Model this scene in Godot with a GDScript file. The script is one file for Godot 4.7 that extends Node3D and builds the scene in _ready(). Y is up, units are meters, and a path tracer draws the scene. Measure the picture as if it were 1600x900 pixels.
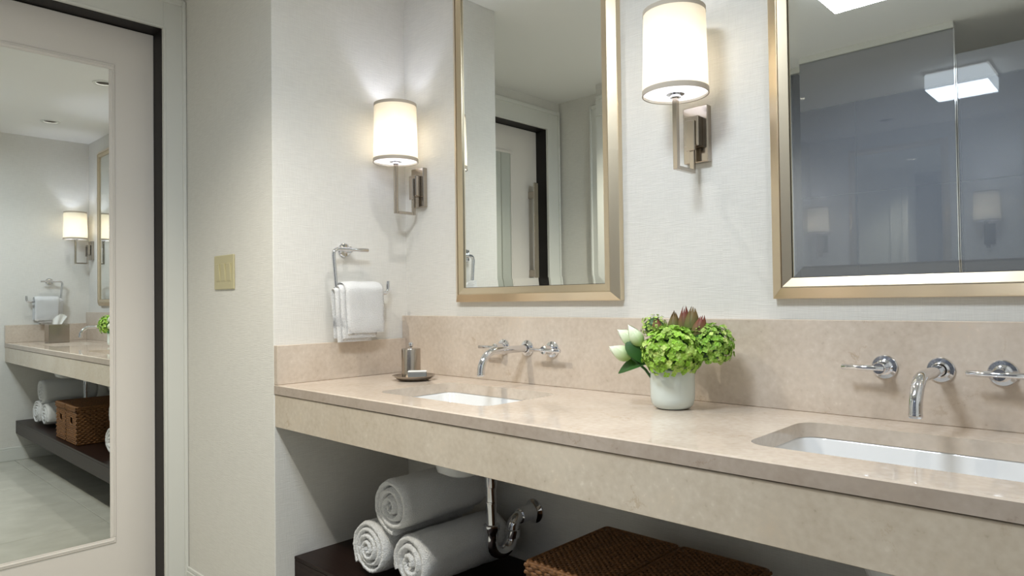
extends Node3D
# A hotel bathroom vanity: x runs right along the vanity wall, z comes out of that wall, y is up.
# Most measures are taken from the counter top, so V() lifts them by the counter's height.

const H := 0.885          # counter top above the floor
const CEIL := 1.58        # ceiling above the counter top
const W := 2.5            # vanity wall to wall
const D := 0.56           # counter depth
const TS := 0.024         # splash thickness
const ZG := 2.2           # shower glass
const XL := -0.737        # wall with the mirrored door

var M := {}
var used_names := {}
var rng := RandomNumberGenerator.new()

func V(x: float, y: float, z: float) -> Vector3:
	return Vector3(x, y + H, z)

func _ready() -> void:
	rng.seed = 7
	# ---------------------------------------------------------------- camera, surroundings, exposure
	var cam := Camera3D.new()
	cam.name = "camera"
	add_child(cam)
	var right := Vector3(0.72681569, -0.0131859, -0.68670597)
	var up := Vector3(0.0211576, 0.99977104, 0.00319612)
	cam.transform = Transform3D(Basis(right, up, right.cross(up)), V(2.1611, 0.2746, 1.6816))
	cam.fov = 45.5925
	cam.near = 0.02
	cam.far = 60.0
	cam.current = true
	var we := WorldEnvironment.new()
	we.name = "surroundings"
	var env := Environment.new()
	env.background_mode = Environment.BG_COLOR
	env.background_color = Color(0.02, 0.02, 0.02)
	env.tonemap_mode = Environment.TONE_MAPPER_LINEAR
	env.tonemap_exposure = 1.06
	env.sdfgi_enabled = true
	env.ssao_enabled = true
	env.ssil_enabled = true
	we.environment = env
	add_child(we)
	make_materials()
	ceiling_light(1.335, 1.26, 2.2, "square white glowing box light on the ceiling, seen in the right mirror")
	# ---------------------------------------------------------------- the room
	build_shell()
	build_door()
	build_far_door()
	build_shower()
	# ---------------------------------------------------------------- vanity
	build_counter()
	var sink := make_sink(0.66, "white ceramic undermount sink nearer the towel-ring corner, beside the soap dish")
	copy_of(sink, V(1.825, 0, 0.3), "white ceramic undermount sink to the right of the flower vase")
	make_shelf()
	var m1 := make_mirror(0.669, "tall wall mirror in champagne metal frame, reflecting the door, left of the middle sconce")
	copy_of(m1, V(1.828, 0, 0), "wall mirror in champagne metal frame, reflecting shower glass, right of the middle sconce")
	sconce(0.1, "drum-shaded wall sconce in the corner above the towel ring and soap dish")
	sconce(1.272, "drum-shaded wall sconce between the two framed mirrors, above the flowers")
	sconce(W - 0.1, "drum-shaded wall sconce at the far end, seen only in the mirrored door")
	faucet(0.662, "chrome wall faucet with two levers, between soap dish and flower vase")
	faucet(1.826, "chrome wall faucet with two levers, right of the flower vase")
	drain(0.662, "chrome sink trap under the counter, between rolled towels and baskets")
	drain(1.826, "chrome sink trap hidden behind the baskets, right end of the shelf")
	towel_ring(true)
	towel_ring(false)
	# ---------------------------------------------------------------- things on the counter, shelf and walls
	soap_set()
	tissue_box()
	flowers()
	rolled_towels()
	baskets()
	switch_plate()
	downlight(0.70, 0.40, 0.5, Color(1.0, 0.985, 0.975), "recessed ceiling downlight above the sink by the towel-ring corner, seen in mirrored door")
	downlight(1.90, 0.40, 0.35, Color(1.0, 0.985, 0.975), "recessed ceiling downlight above the sink right of the flowers, seen in mirrored door")
	downlight(0.45, 1.45, 2.35, Color(1.0, 0.97, 0.90), "recessed ceiling downlight in front of the mirrored door", 62.0)

# ==================================================================== naming
func numbered(n: String) -> String:
	if not used_names.has(n):
		used_names[n] = 0
		return n
	used_names[n] += 1
	return "%s_%03d" % [n, used_names[n]]

func thing(called: String, label: String, category: String, at := Vector3.ZERO, group := "") -> Node3D:
	var o := Node3D.new()
	o.name = numbered(called)
	add_child(o)
	o.position = at
	o.set_meta("label", label)
	o.set_meta("category", category)
	if group != "":
		o.set_meta("group", group)
	return o

func obj(called: String, mesh: Mesh, m: Material, parent: Node3D, at := Vector3.ZERO) -> MeshInstance3D:
	var o := MeshInstance3D.new()
	o.mesh = mesh
	o.material_override = m
	o.name = called
	o.cast_shadow = GeometryInstance3D.SHADOW_CASTING_SETTING_ON
	parent.add_child(o, true)
	o.position = at
	return o

func solo(called: String, mesh: Mesh, m: Material, label: String, category: String, at := Vector3.ZERO, group := "") -> MeshInstance3D:
	var o := obj(numbered(called), mesh, m, self, at)
	o.set_meta("label", label)
	o.set_meta("category", category)
	if group != "":
		o.set_meta("group", group)
	return o

func struct(called: String, mesh: Mesh, m: Material, label := "", category := "") -> MeshInstance3D:
	var o := obj(called, mesh, m, self)
	o.set_meta("kind", "structure")
	o.set_meta("label", label)
	o.set_meta("category", category)
	return o

func copy_of(o: Node3D, at: Vector3, label: String) -> Node3D:
	var c: Node3D = o.duplicate()
	c.name = numbered(String(o.name))
	add_child(c)
	c.position = at
	c.set_meta("label", label)
	return c

# ==================================================================== mesh tools
func tool() -> SurfaceTool:
	var st := SurfaceTool.new()
	st.begin(Mesh.PRIMITIVE_TRIANGLES)
	return st

func done(st: SurfaceTool) -> ArrayMesh:
	st.generate_normals()
	return st.commit()

# a, b, c, d counter-clockwise seen from outside
func quad(st: SurfaceTool, a: Vector3, b: Vector3, c: Vector3, d: Vector3) -> void:
	for p in [a, c, b, a, d, c]:
		st.add_vertex(p)

func tri(st: SurfaceTool, a: Vector3, b: Vector3, c: Vector3) -> void:
	for p in [a, c, b]:
		st.add_vertex(p)

func flat(st: SurfaceTool) -> void:
	st.set_smooth_group(-1)

# box from corner to corner with chamfered edges
func cbox(st: SurfaceTool, lo: Vector3, hi: Vector3, r := 0.002, xf := Transform3D.IDENTITY) -> void:
	flat(st)
	var c := (lo + hi) * 0.5
	var h := (hi - lo) * 0.5
	r = minf(r, minf(h.x, minf(h.y, h.z)) * 0.95)
	var p := func(s: Vector3, keep: int) -> Vector3:
		var e := h - Vector3(r, r, r)
		e[keep] = h[keep]
		return xf * (c + s * e)
	for ax in 3:
		var u := (ax + 1) % 3
		var w := (ax + 2) % 3
		for sg in [-1.0, 1.0]:
			var q := []
			for k in [[-1.0, -1.0], [1.0, -1.0], [1.0, 1.0], [-1.0, 1.0]]:
				var s := Vector3.ZERO
				s[ax] = sg
				s[u] = k[0]
				s[w] = k[1]
				q.append(p.call(s, ax))
			if sg > 0:
				quad(st, q[0], q[1], q[2], q[3])
			else:
				quad(st, q[3], q[2], q[1], q[0])
	if r <= 0.0:
		return
	for ax in 3:
		var u := (ax + 1) % 3
		var w := (ax + 2) % 3
		for su in [-1.0, 1.0]:
			for sw in [-1.0, 1.0]:
				var a := Vector3.ZERO
				a[u] = su
				a[w] = sw
				var b := a
				a[ax] = -1.0
				b[ax] = 1.0
				if su * sw > 0:
					quad(st, p.call(a, u), p.call(b, u), p.call(b, w), p.call(a, w))
				else:
					quad(st, p.call(a, w), p.call(b, w), p.call(b, u), p.call(a, u))
	for sx in [-1.0, 1.0]:
		for sy in [-1.0, 1.0]:
			for sz in [-1.0, 1.0]:
				var s := Vector3(sx, sy, sz)
				if sx * sy * sz > 0:
					tri(st, p.call(s, 0), p.call(s, 1), p.call(s, 2))
				else:
					tri(st, p.call(s, 2), p.call(s, 1), p.call(s, 0))

func box_mesh(lo: Vector3, hi: Vector3, r := 0.002) -> ArrayMesh:
	var st := tool()
	cbox(st, lo, hi, r)
	return done(st)

# profile of (radius, height) turned about y; corners over 35 degrees stay sharp
func lathe(st: SurfaceTool, prof: Array, segs := 32, xf := Transform3D.IDENTITY) -> void:
	var g := 1
	for i in prof.size() - 1:
		if i > 0:
			var d0: Vector2 = prof[i] - prof[i - 1]
			var d1: Vector2 = prof[i + 1] - prof[i]
			if absf(d0.angle_to(d1)) > 0.6:
				g += 1
		st.set_smooth_group(g)
		var a: Vector2 = prof[i]
		var b: Vector2 = prof[i + 1]
		for j in segs:
			var t0 := TAU * j / segs
			var t1 := TAU * (j + 1) / segs
			var a0 := xf * Vector3(a.x * cos(t0), a.y, -a.x * sin(t0))
			var a1 := xf * Vector3(a.x * cos(t1), a.y, -a.x * sin(t1))
			var b0 := xf * Vector3(b.x * cos(t0), b.y, -b.x * sin(t0))
			var b1 := xf * Vector3(b.x * cos(t1), b.y, -b.x * sin(t1))
			if a.x < 1e-6:
				tri(st, a0, b1, b0)
			elif b.x < 1e-6:
				tri(st, a0, a1, b0)
			else:
				quad(st, a0, a1, b1, b0)

func lathe_mesh(prof: Array, segs := 32, xf := Transform3D.IDENTITY) -> ArrayMesh:
	var st := tool()
	lathe(st, prof, segs, xf)
	return done(st)

# round tube along a path; radius may be an array
func tube(st: SurfaceTool, path: Array, rad, segs := 12, caps := true) -> void:
	var n := path.size()
	var rings := []
	var nrm := Vector3.ZERO
	for i in n:
		var t: Vector3 = (path[mini(i + 1, n - 1)] - path[maxi(i - 1, 0)]).normalized()
		if i == 0:
			nrm = t.cross(Vector3.UP if absf(t.y) < 0.9 else Vector3.RIGHT).normalized()
		else:
			nrm = (nrm - t * nrm.dot(t)).normalized()
		var bi := t.cross(nrm)
		var ring := []
		var r: float = rad[i] if rad is Array else rad
		for j in segs:
			var a := TAU * j / segs
			ring.append(path[i] + (nrm * cos(a) + bi * sin(a)) * r)
		rings.append(ring)
	st.set_smooth_group(1)
	for i in n - 1:
		for j in segs:
			var k := (j + 1) % segs
			quad(st, rings[i][j], rings[i][k], rings[i + 1][k], rings[i + 1][j])
	if caps:
		flat(st)
		for j in range(1, segs - 1):
			tri(st, rings[0][0], rings[0][j + 1], rings[0][j])
			tri(st, rings[n - 1][0], rings[n - 1][j], rings[n - 1][j + 1])

func tube_mesh(path: Array, rad, segs := 12, caps := true) -> ArrayMesh:
	var st := tool()
	tube(st, path, rad, segs, caps)
	return done(st)

# polyline with rounded corners
func rounded(pts: Array, r: float, steps := 6) -> Array:
	var out := [pts[0]]
	for i in range(1, pts.size() - 1):
		var a: Vector3 = pts[i - 1]
		var b: Vector3 = pts[i]
		var c: Vector3 = pts[i + 1]
		var rr := minf(r, minf(a.distance_to(b), b.distance_to(c)) * 0.5)
		var p0 := b + (a - b).normalized() * rr
		var p1 := b + (c - b).normalized() * rr
		for k in steps + 1:
			var t := float(k) / steps
			out.append(p0.lerp(b, t).lerp(b.lerp(p1, t), t))
	out.append(pts[-1])
	return out

# rounded rectangle in x, z
func rrect(cx: float, cz: float, hx: float, hz: float, r: float, y: float, steps := 6) -> Array:
	var out := []
	for q in 4:
		var sx := 1.0 if q == 0 or q == 3 else -1.0
		var sz := 1.0 if q < 2 else -1.0
		for k in steps + 1:
			var a := PI * 0.5 * (q + float(k) / steps)
			out.append(Vector3(cx + sx * (hx - r) + r * cos(a), y, cz + sz * (hz - r) + r * sin(a)))
	return out

func loft(st: SurfaceTool, loops: Array, groups := []) -> void:
	for i in loops.size() - 1:
		st.set_smooth_group(groups[i] if groups.size() > i else 1)
		var n: int = loops[i].size()
		for j in n:
			var k := (j + 1) % n
			quad(st, loops[i][j], loops[i][k], loops[i + 1][k], loops[i + 1][j])

func fan(st: SurfaceTool, loop: Array) -> void:
	flat(st)
	var c := Vector3.ZERO
	for p in loop:
		c += p
	c /= loop.size()
	for j in loop.size():
		tri(st, c, loop[j], loop[(j + 1) % loop.size()])

# ==================================================================== materials
func mat(col: Color, rough := 0.5, metal := 0.0) -> StandardMaterial3D:
	var m := StandardMaterial3D.new()
	m.albedo_color = col
	m.roughness = rough
	m.metallic = metal
	m.cull_mode = BaseMaterial3D.CULL_DISABLED
	return m

func noise(seed_: int, freq: float, oct := 4, kind := FastNoiseLite.TYPE_SIMPLEX_SMOOTH) -> FastNoiseLite:
	var n := FastNoiseLite.new()
	n.seed = seed_
	n.frequency = freq
	n.noise_type = kind
	n.fractal_octaves = oct
	return n

func tri_map(m: StandardMaterial3D, img: Image, scale: float) -> void:
	img.generate_mipmaps()
	m.albedo_texture = ImageTexture.create_from_image(img)
	m.uv1_triplanar = true
	m.uv1_world_triplanar = true
	m.uv1_scale = Vector3.ONE * scale

func relief(m: StandardMaterial3D, img: Image, strength: float) -> void:
	var n := img.duplicate() as Image
	n.convert(Image.FORMAT_RGBA8)
	n.bump_map_to_normal_map(strength)
	n.generate_mipmaps()
	m.normal_enabled = true
	m.normal_texture = ImageTexture.create_from_image(n)
	m.normal_scale = 1.0

func marble_image(sd: int) -> Image:
	var s := 1024
	var cloud := noise(sd, 0.0035, 5).get_seamless_image(s, s).get_data()
	var cloud2 := noise(sd + 1, 0.009, 4).get_seamless_image(s, s).get_data()
	var fine := noise(sd + 2, 0.06, 3).get_seamless_image(s, s).get_data()
	var wn := noise(sd + 3, 0.0026, 5)
	wn.domain_warp_enabled = true
	wn.domain_warp_amplitude = 60.0
	wn.domain_warp_frequency = 0.006
	var vein := wn.get_seamless_image(s, s).get_data()
	var mask := noise(sd + 4, 0.006, 2).get_seamless_image(s, s).get_data()
	var out := PackedByteArray()
	out.resize(s * s * 3)
	for i in s * s:
		var a := cloud[i] / 255.0
		var b := cloud2[i] / 255.0
		var f := fine[i] / 255.0
		var v := absf(vein[i] / 255.0 - 0.5)
		var k := mask[i] / 255.0
		var t := 0.36 * a + 0.28 * b + 0.36 * f
		var r := lerpf(0.735, 0.885, t)
		var g := lerpf(0.67, 0.838, t)
		var bl := lerpf(0.60, 0.785, t)
		# tan blotches
		var tan_ := clampf((b - 0.60) * 2.6, 0.0, 1.0) * clampf((f - 0.25) * 2.0, 0.0, 1.0) * 0.6
		r -= 0.035 * tan_
		g -= 0.06 * tan_
		bl -= 0.085 * tan_
		# pale flecks
		var pale := clampf((f - 0.74) * 5.0, 0.0, 1.0) * clampf((a - 0.4) * 3.0, 0.0, 1.0)
		r += 0.04 * pale
		g += 0.045 * pale
		bl += 0.05 * pale
		# dark pits
		var pit := clampf((0.17 - f) * 7.0, 0.0, 1.0) * clampf((0.62 - b) * 3.0, 0.0, 1.0)
		r -= 0.10 * pit
		g -= 0.10 * pit
		bl -= 0.10 * pit
		# rust-tan hairline veins, broken up
		var hair := clampf(1.0 - v * 230.0, 0.0, 1.0) * clampf((k - 0.56) * 5.0, 0.0, 1.0) * clampf(a * 1.6, 0.0, 1.0)
		r -= 0.09 * hair
		g -= 0.12 * hair
		bl -= 0.15 * hair
		out[i * 3] = int(clampf(r, 0, 1) * 255.0)
		out[i * 3 + 1] = int(clampf(g, 0, 1) * 255.0)
		out[i * 3 + 2] = int(clampf(bl, 0, 1) * 255.0)
	return Image.create_from_data(s, s, false, Image.FORMAT_RGB8, out)

func streaks(sd: int, w: int, h: int, freq: float) -> PackedByteArray:
	var im := noise(sd, freq, 3).get_image(w, h)
	im.convert(Image.FORMAT_L8)
	im.resize(512, 512, Image.INTERPOLATE_CUBIC)
	return im.get_data()

func two_tone(values: PackedByteArray, dark: Color, light: Color) -> Image:
	var out := PackedByteArray()
	out.resize(values.size() * 3)
	for i in values.size():
		var c := dark.lerp(light, values[i] / 255.0)
		out[i * 3] = int(c.r * 255.0)
		out[i * 3 + 1] = int(c.g * 255.0)
		out[i * 3 + 2] = int(c.b * 255.0)
	return Image.create_from_data(512, 512, false, Image.FORMAT_RGB8, out)

func gray(values: PackedByteArray) -> Image:
	return Image.create_from_data(512, 512, false, Image.FORMAT_L8, values)

func make_materials() -> void:
	# woven linen wall covering
	var ha := streaks(11, 14, 512, 0.35)
	var hb := streaks(12, 512, 14, 0.35)
	var weave := PackedByteArray()
	weave.resize(512 * 512)
	for i in 512 * 512:
		weave[i] = (ha[i] * 5 + hb[i] * 3) / 8
	M.paper = mat(Color.WHITE, 0.8)
	tri_map(M.paper, two_tone(weave, Color(0.838, 0.827, 0.80), Color(0.933, 0.924, 0.898)), 3.0)
	relief(M.paper, gray(weave), 1.2)
	M.ceiling = mat(Color(0.935, 0.93, 0.915), 0.9)
	M.paint = mat(Color(0.86, 0.86, 0.835), 0.38)
	M.door = mat(Color(0.885, 0.86, 0.83), 0.42)
	M.marble = mat(Color.WHITE, 0.045)
	var stone := marble_image(21)
	tri_map(M.marble, stone, 0.8)
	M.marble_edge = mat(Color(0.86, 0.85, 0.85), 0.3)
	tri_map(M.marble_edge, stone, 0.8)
	M.marble_apron = mat(Color(0.97, 0.975, 0.96), 0.22)
	tri_map(M.marble_apron, marble_image(41), 0.75)
	# espresso wood
	var wd := streaks(31, 10, 512, 0.09)
	M.wood = mat(Color.WHITE, 0.33)
	M.wood.metallic_specular = 0.28
	tri_map(M.wood, two_tone(wd, Color(0.10, 0.062, 0.05), Color(0.175, 0.115, 0.095)), 1.3)
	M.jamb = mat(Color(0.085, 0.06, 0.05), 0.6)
	# floor tile
	var ft := noise(51, 0.012, 5).get_seamless_image(512, 512)
	ft.convert(Image.FORMAT_L8)
	M.tile = mat(Color.WHITE, 0.28)
	tri_map(M.tile, two_tone(ft.get_data(), Color(0.69, 0.68, 0.635), Color(0.765, 0.755, 0.71)), 0.9)
	M.grout = mat(Color(0.52, 0.51, 0.48), 0.9)
	M.slate = mat(Color.WHITE, 0.3)
	tri_map(M.slate, two_tone(ft.get_data(), Color(0.12, 0.12, 0.125), Color(0.18, 0.18, 0.185)), 0.7)
	M.chrome = mat(Color(0.88, 0.885, 0.9), 0.06, 1.0)
	M.nickel = mat(Color(0.70, 0.665, 0.62), 0.17, 1.0)
	M.steel = mat(Color(0.70, 0.665, 0.625), 0.24, 1.0)
	M.frame = mat(Color(0.87, 0.81, 0.705), 0.34, 1.0)
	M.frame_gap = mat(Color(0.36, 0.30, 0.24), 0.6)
	M.mirror = mat(Color(0.93, 0.945, 0.935), 0.0, 1.0)
	M.ceramic = mat(Color(0.885, 0.885, 0.88), 0.08)
	M.vase = mat(Color(0.84, 0.87, 0.845), 0.12)
	M.ivory = mat(Color(0.77, 0.735, 0.585), 0.35)
	M.baffle = mat(Color(0.35, 0.34, 0.32), 0.35)
	# terry
	var tn := noise(61, 0.11, 3).get_seamless_image(512, 512)
	tn.convert(Image.FORMAT_L8)
	M.terry = mat(Color.WHITE, 0.95)
	tri_map(M.terry, two_tone(tn.get_data(), Color(0.87, 0.87, 0.865), Color(0.955, 0.955, 0.955)), 4.5)
	relief(M.terry, tn, 11.0)
	M.terry.rim_enabled = true
	M.terry.rim = 0.3
	# lamp shade linen
	M.shade = mat(Color(0.94, 0.92, 0.87), 0.9)
	M.shade.backlight_enabled = true
	M.shade.backlight = Color(0.84, 0.81, 0.74)
	M.shade_trim = mat(Color(0.72, 0.68, 0.62), 0.9)
	M.diffuser = mat(Color(0.95, 0.95, 0.95), 0.6)
	M.diffuser.backlight_enabled = true
	M.diffuser.backlight = Color(0.95, 0.95, 0.95)
	M.bulb = mat(Color(1, 1, 1), 0.5)
	M.bulb.emission_enabled = true
	M.bulb.emission = Color(1.0, 0.96, 0.9)
	M.bulb.emission_energy_multiplier = 4.0
	M.lightbox = mat(Color(0.95, 0.96, 0.97), 0.4)
	M.lightbox.emission_enabled = true
	M.lightbox.emission = Color(0.94, 0.975, 1.0)
	M.lightbox.emission_energy_multiplier = 3.6
	# wicker
	var wn := noise(71, 0.03, 3).get_seamless_image(512, 512)
	wn.convert(Image.FORMAT_L8)
	M.wicker = mat(Color.WHITE, 0.6)
	tri_map(M.wicker, two_tone(wn.get_data(), Color(0.27, 0.16, 0.08), Color(0.62, 0.43, 0.23)), 5.0)
	# glass
	M.glass = mat(Color(0.78, 0.80, 0.86, 0.015), 0.0, 0.15)
	M.glass.transparency = BaseMaterial3D.TRANSPARENCY_ALPHA
	M.glass.metallic_specular = 0.6
	M.leaf = mat(Color(0.16, 0.33, 0.12), 0.45)
	M.leaf.backlight_enabled = true
	M.leaf.backlight = Color(0.15, 0.25, 0.08)
	M.petal = mat(Color.WHITE, 0.6)
	M.petal.vertex_color_use_as_albedo = true
	M.petal.backlight_enabled = true
	M.petal.backlight = Color(0.3, 0.3, 0.25)
	M.soap = mat(Color(0.44, 0.45, 0.45), 0.5)
	M.soap_top = mat(Color(0.92, 0.92, 0.90), 0.5)

# ==================================================================== shell
func build_shell() -> void:
	var t := 0.12
	var fl := struct("floor", box_mesh(V(XL - 0.3, -H - 0.12, -t), V(W + t, -H - 0.006, 3.5), 0.0), M.grout, "pale grey large-format tile floor", "floor")
	var kinds := []
	for k in 2:
		kinds.append(box_mesh(Vector3(-0.2985, -0.006, -0.2985), Vector3(0.2985, 0.0, 0.2985), 0.0015))
	var ix := 0
	for i in 6:
		for j in 4:
			var c := Vector3(-0.56 + 0.6 * i, 0.0, 0.20 + 0.6 * j)
			if c.z > 2.3:
				continue
			obj("floor_tile", kinds[ix % 2], M.tile, fl, c)
			ix += 1
	# ceiling slab, left open in small squares where the downlights are set in
	var cl := tool()
	var gx := [XL - 0.3, 0.405, 0.495, 0.655, 0.745, 1.855, 1.945, W + t]
	var gz := [-t, 0.355, 0.445, 1.405, 1.495, 3.5]
	for i in gx.size() - 1:
		for j in gz.size() - 1:
			if (i == 1 and j == 3) or ((i == 3 or i == 5) and j == 1):
				continue
			cbox(cl, V(gx[i], CEIL, gz[j]), V(gx[i + 1], CEIL + 0.1, gz[j + 1]), 0.0)
	cbox(cl, V(gx[0], CEIL + 0.1, gz[0]), V(gx[-1], CEIL + 0.14, gz[-1]), 0.0)
	struct("ceiling", done(cl), M.ceiling, "smooth white painted ceiling", "ceiling")
	struct("wall_back", box_mesh(V(0, -H, -t), V(W + t, CEIL, 0), 0.0), M.paper, "cream linen-papered wall behind the vanity mirrors", "wall")
	struct("wall_alcove", box_mesh(V(XL - t, -H, -t), V(0, CEIL, D), 0.002), M.paper, "cream linen-papered wall beside the vanity, with light switch", "wall")
	struct("wall_right", box_mesh(V(W, -H, 0), V(W + t, CEIL, 3.4), 0.0), M.paper, "cream linen-papered wall at the far end of the vanity", "wall")
	# wall round the mirrored door
	var st := tool()
	cbox(st, V(XL - t, -H, D), V(XL, CEIL, 0.646), 0.0)
	cbox(st, V(XL - t, -H, 1.776), V(XL, CEIL, 1.91), 0.0)
	cbox(st, V(XL - t, 1.385, 0.646), V(XL, CEIL, 1.776), 0.0)
	struct("wall_left", done(st), M.paper, "cream papered wall around the mirrored door", "wall")
	struct("wall_front", box_mesh(V(XL - t, -H, 1.91), V(0.3, CEIL, 1.91 + t), 0.0), M.paper, "cream papered wall facing the vanity, seen in the left mirror", "wall")
	struct("wall_return", box_mesh(V(0.2, -H, 1.91 + t), V(0.3, CEIL, 3.4), 0.0), M.paper, "short papered wall where the shower glass begins", "wall")
	# baseboards
	var bb := tool()
	for s in [[V(XL, -H, D), V(0.012, -H + 0.085, D + 0.012)], [V(XL, -H + 0.085, D), V(0.010, -H + 0.1, D + 0.008)], [V(0, -H, 0.0), V(0.012, -H + 0.085, D)]]:
		cbox(bb, s[0], s[1], 0.002)
	struct("baseboard_alcove", done(bb), M.paint, "white painted baseboard below the light switch", "baseboard")
	bb = tool()
	cbox(bb, V(W - 0.012, -H, 0), V(W, -H + 0.085, ZG), 0.002)
	cbox(bb, V(W - 0.009, -H + 0.085, 0), V(W, -H + 0.1, ZG), 0.002)
	struct("baseboard_right", done(bb), M.paint, "white baseboard of the wall at the vanity's far end", "baseboard")
	struct("baseboard_back", box_mesh(V(0.012, -H, 0), V(W - 0.012, -H + 0.1, 0.012), 0.002), M.paint, "white baseboard under the vanity shelf", "baseboard")

func casing(called: String, label: String, org: Vector3, ax: Vector3, out: Vector3, x0: float, x1: float, top: float, w0: float, w1: float, wt: float) -> void:
	# door casing of three boards with a raised outer band and an inner bead; ax runs along the wall, out points into the room
	var st := tool()
	var xf := Transform3D(Basis(ax, Vector3.UP, out), org)
	cbox(st, Vector3(x0 - w0, -H, 0), Vector3(x0, top + wt, 0.016), 0.002, xf)
	cbox(st, Vector3(x0 - w0, -H, 0), Vector3(x0 - w0 + 0.014, top + wt + 0.012, 0.026), 0.003, xf)
	cbox(st, Vector3(x0 - 0.008, -H, 0), Vector3(x0 + 0.002, top, 0.019), 0.002, xf)
	cbox(st, Vector3(x1, -H, 0), Vector3(x1 + w1, top + wt, 0.016), 0.002, xf)
	cbox(st, Vector3(x1 + w1 - 0.014, -H, 0), Vector3(x1 + w1, top + wt + 0.012, 0.026), 0.003, xf)
	cbox(st, Vector3(x1 - 0.002, -H, 0), Vector3(x1 + 0.008, top, 0.019), 0.002, xf)
	cbox(st, Vector3(x0, top, 0), Vector3(x1, top + wt, 0.016), 0.002, xf)
	cbox(st, Vector3(x0 - w0 + 0.014, top + wt - 0.012, 0), Vector3(x1 + w1 - 0.014, top + wt + 0.012, 0.026), 0.003, xf)
	cbox(st, Vector3(x0, top - 0.002, 0), Vector3(x1, top + 0.008, 0.019), 0.002, xf)
	struct(called, done(st), M.paint, label, "door casing")

func build_door() -> void:
	var z0 := 0.646
	var z1 := 1.776
	casing("trim_1", "white moulded casing around the mirrored door", V(XL, 0, 0), Vector3(0, 0, 1), Vector3(1, 0, 0), z0, z1, 1.385, z0 - D - 0.001, 0.115, 0.115)
	# dark lining of the opening
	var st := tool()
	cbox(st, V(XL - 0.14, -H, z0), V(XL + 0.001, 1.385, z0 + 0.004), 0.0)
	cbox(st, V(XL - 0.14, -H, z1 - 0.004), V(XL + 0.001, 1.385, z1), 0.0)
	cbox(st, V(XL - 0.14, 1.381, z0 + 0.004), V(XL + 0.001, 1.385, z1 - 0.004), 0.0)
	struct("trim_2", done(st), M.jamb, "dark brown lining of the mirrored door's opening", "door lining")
	var d := Node3D.new()
	d.name = "door_1"
	add_child(d)
	d.position = V(XL - 0.083, 0, 0.65)
	d.rotation.y = deg_to_rad(0.0)
	d.set_meta("kind", "structure")
	d.set_meta("label", "beige painted door with a tall inset mirror")
	d.set_meta("category", "door")
	var w := 1.122
	obj("leaf", box_mesh(Vector3(-0.045, -H + 0.008, 0), Vector3(0, 1.378, w), 0.002), M.door, d)
	var a := 0.167
	var b := 0.867
	var lo := -0.63
	var hi := 1.2
	obj("mirror_glass", box_mesh(Vector3(0.0002, lo, a), Vector3(0.004, hi, b), 0.0), M.mirror, d)
	for s in [[Vector3(0, lo - 0.022, a - 0.022), Vector3(0.005, lo, b + 0.022)], [Vector3(0, hi, a - 0.022), Vector3(0.005, hi + 0.022, b + 0.022)], [Vector3(0, lo, a - 0.022), Vector3(0.005, hi, a)], [Vector3(0, lo, b), Vector3(0.005, hi, b + 0.022)]]:
		var mt := tool()
		cbox(mt, s[0], s[1], 0.003)
		var grow := Vector3(0, 0.011, 0.011)
		var mid: Vector3 = (s[0] + s[1]) * 0.5
		var half: Vector3 = (s[1] - s[0]) * 0.5 - Vector3(0, 0.007, 0.007)
		cbox(mt, Vector3(0.0, mid.y - half.y, mid.z - half.z), Vector3(0.0075, mid.y + half.y, mid.z + half.z), 0.002)
		obj("moulding", done(mt), M.door, d)
	var hd := tool()
	cbox(hd, Vector3(0.05, 0.36, 1.03), Vector3(0.058, 1.03, 1.07), 0.002)
	cbox(hd, Vector3(0.0, 0.93, 1.035), Vector3(0.05, 0.975, 1.06), 0.002)
	cbox(hd, Vector3(0.0, 0.42, 1.035), Vector3(0.05, 0.465, 1.06), 0.002)
	var h := obj("pull_handle", done(hd), M.nickel, d)
	h.set_meta("label", "flat satin metal bar pull")

func build_far_door() -> void:
	casing("trim_3", "white casing of the door facing the vanity, seen in the left mirror", V(0, 0, 1.91), Vector3(1, 0, 0), Vector3(0, 0, -1), -0.36, 0.14, 1.385, 0.107, 0.107, 0.107)
	var d := Node3D.new()
	d.name = "door_2"
	add_child(d)
	d.position = V(-0.36, 0, 1.909)
	d.set_meta("kind", "structure")
	d.set_meta("label", "white painted door facing the vanity")
	d.set_meta("category", "door")
	obj("leaf", box_mesh(Vector3(0, -H + 0.006, -0.004), Vector3(0.5, 1.382, 0.0), 0.001), M.paint, d)
	obj("knob", lathe_mesh([Vector2(0, 0), Vector2(0.012, 0), Vector2(0.012, 0.03), Vector2(0.028, 0.04), Vector2(0.028, 0.055), Vector2(0, 0.062)], 20, Transform3D(Basis(Vector3.RIGHT, -PI / 2), Vector3(0.44, 0.1, -0.004))), M.nickel, d)

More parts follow.
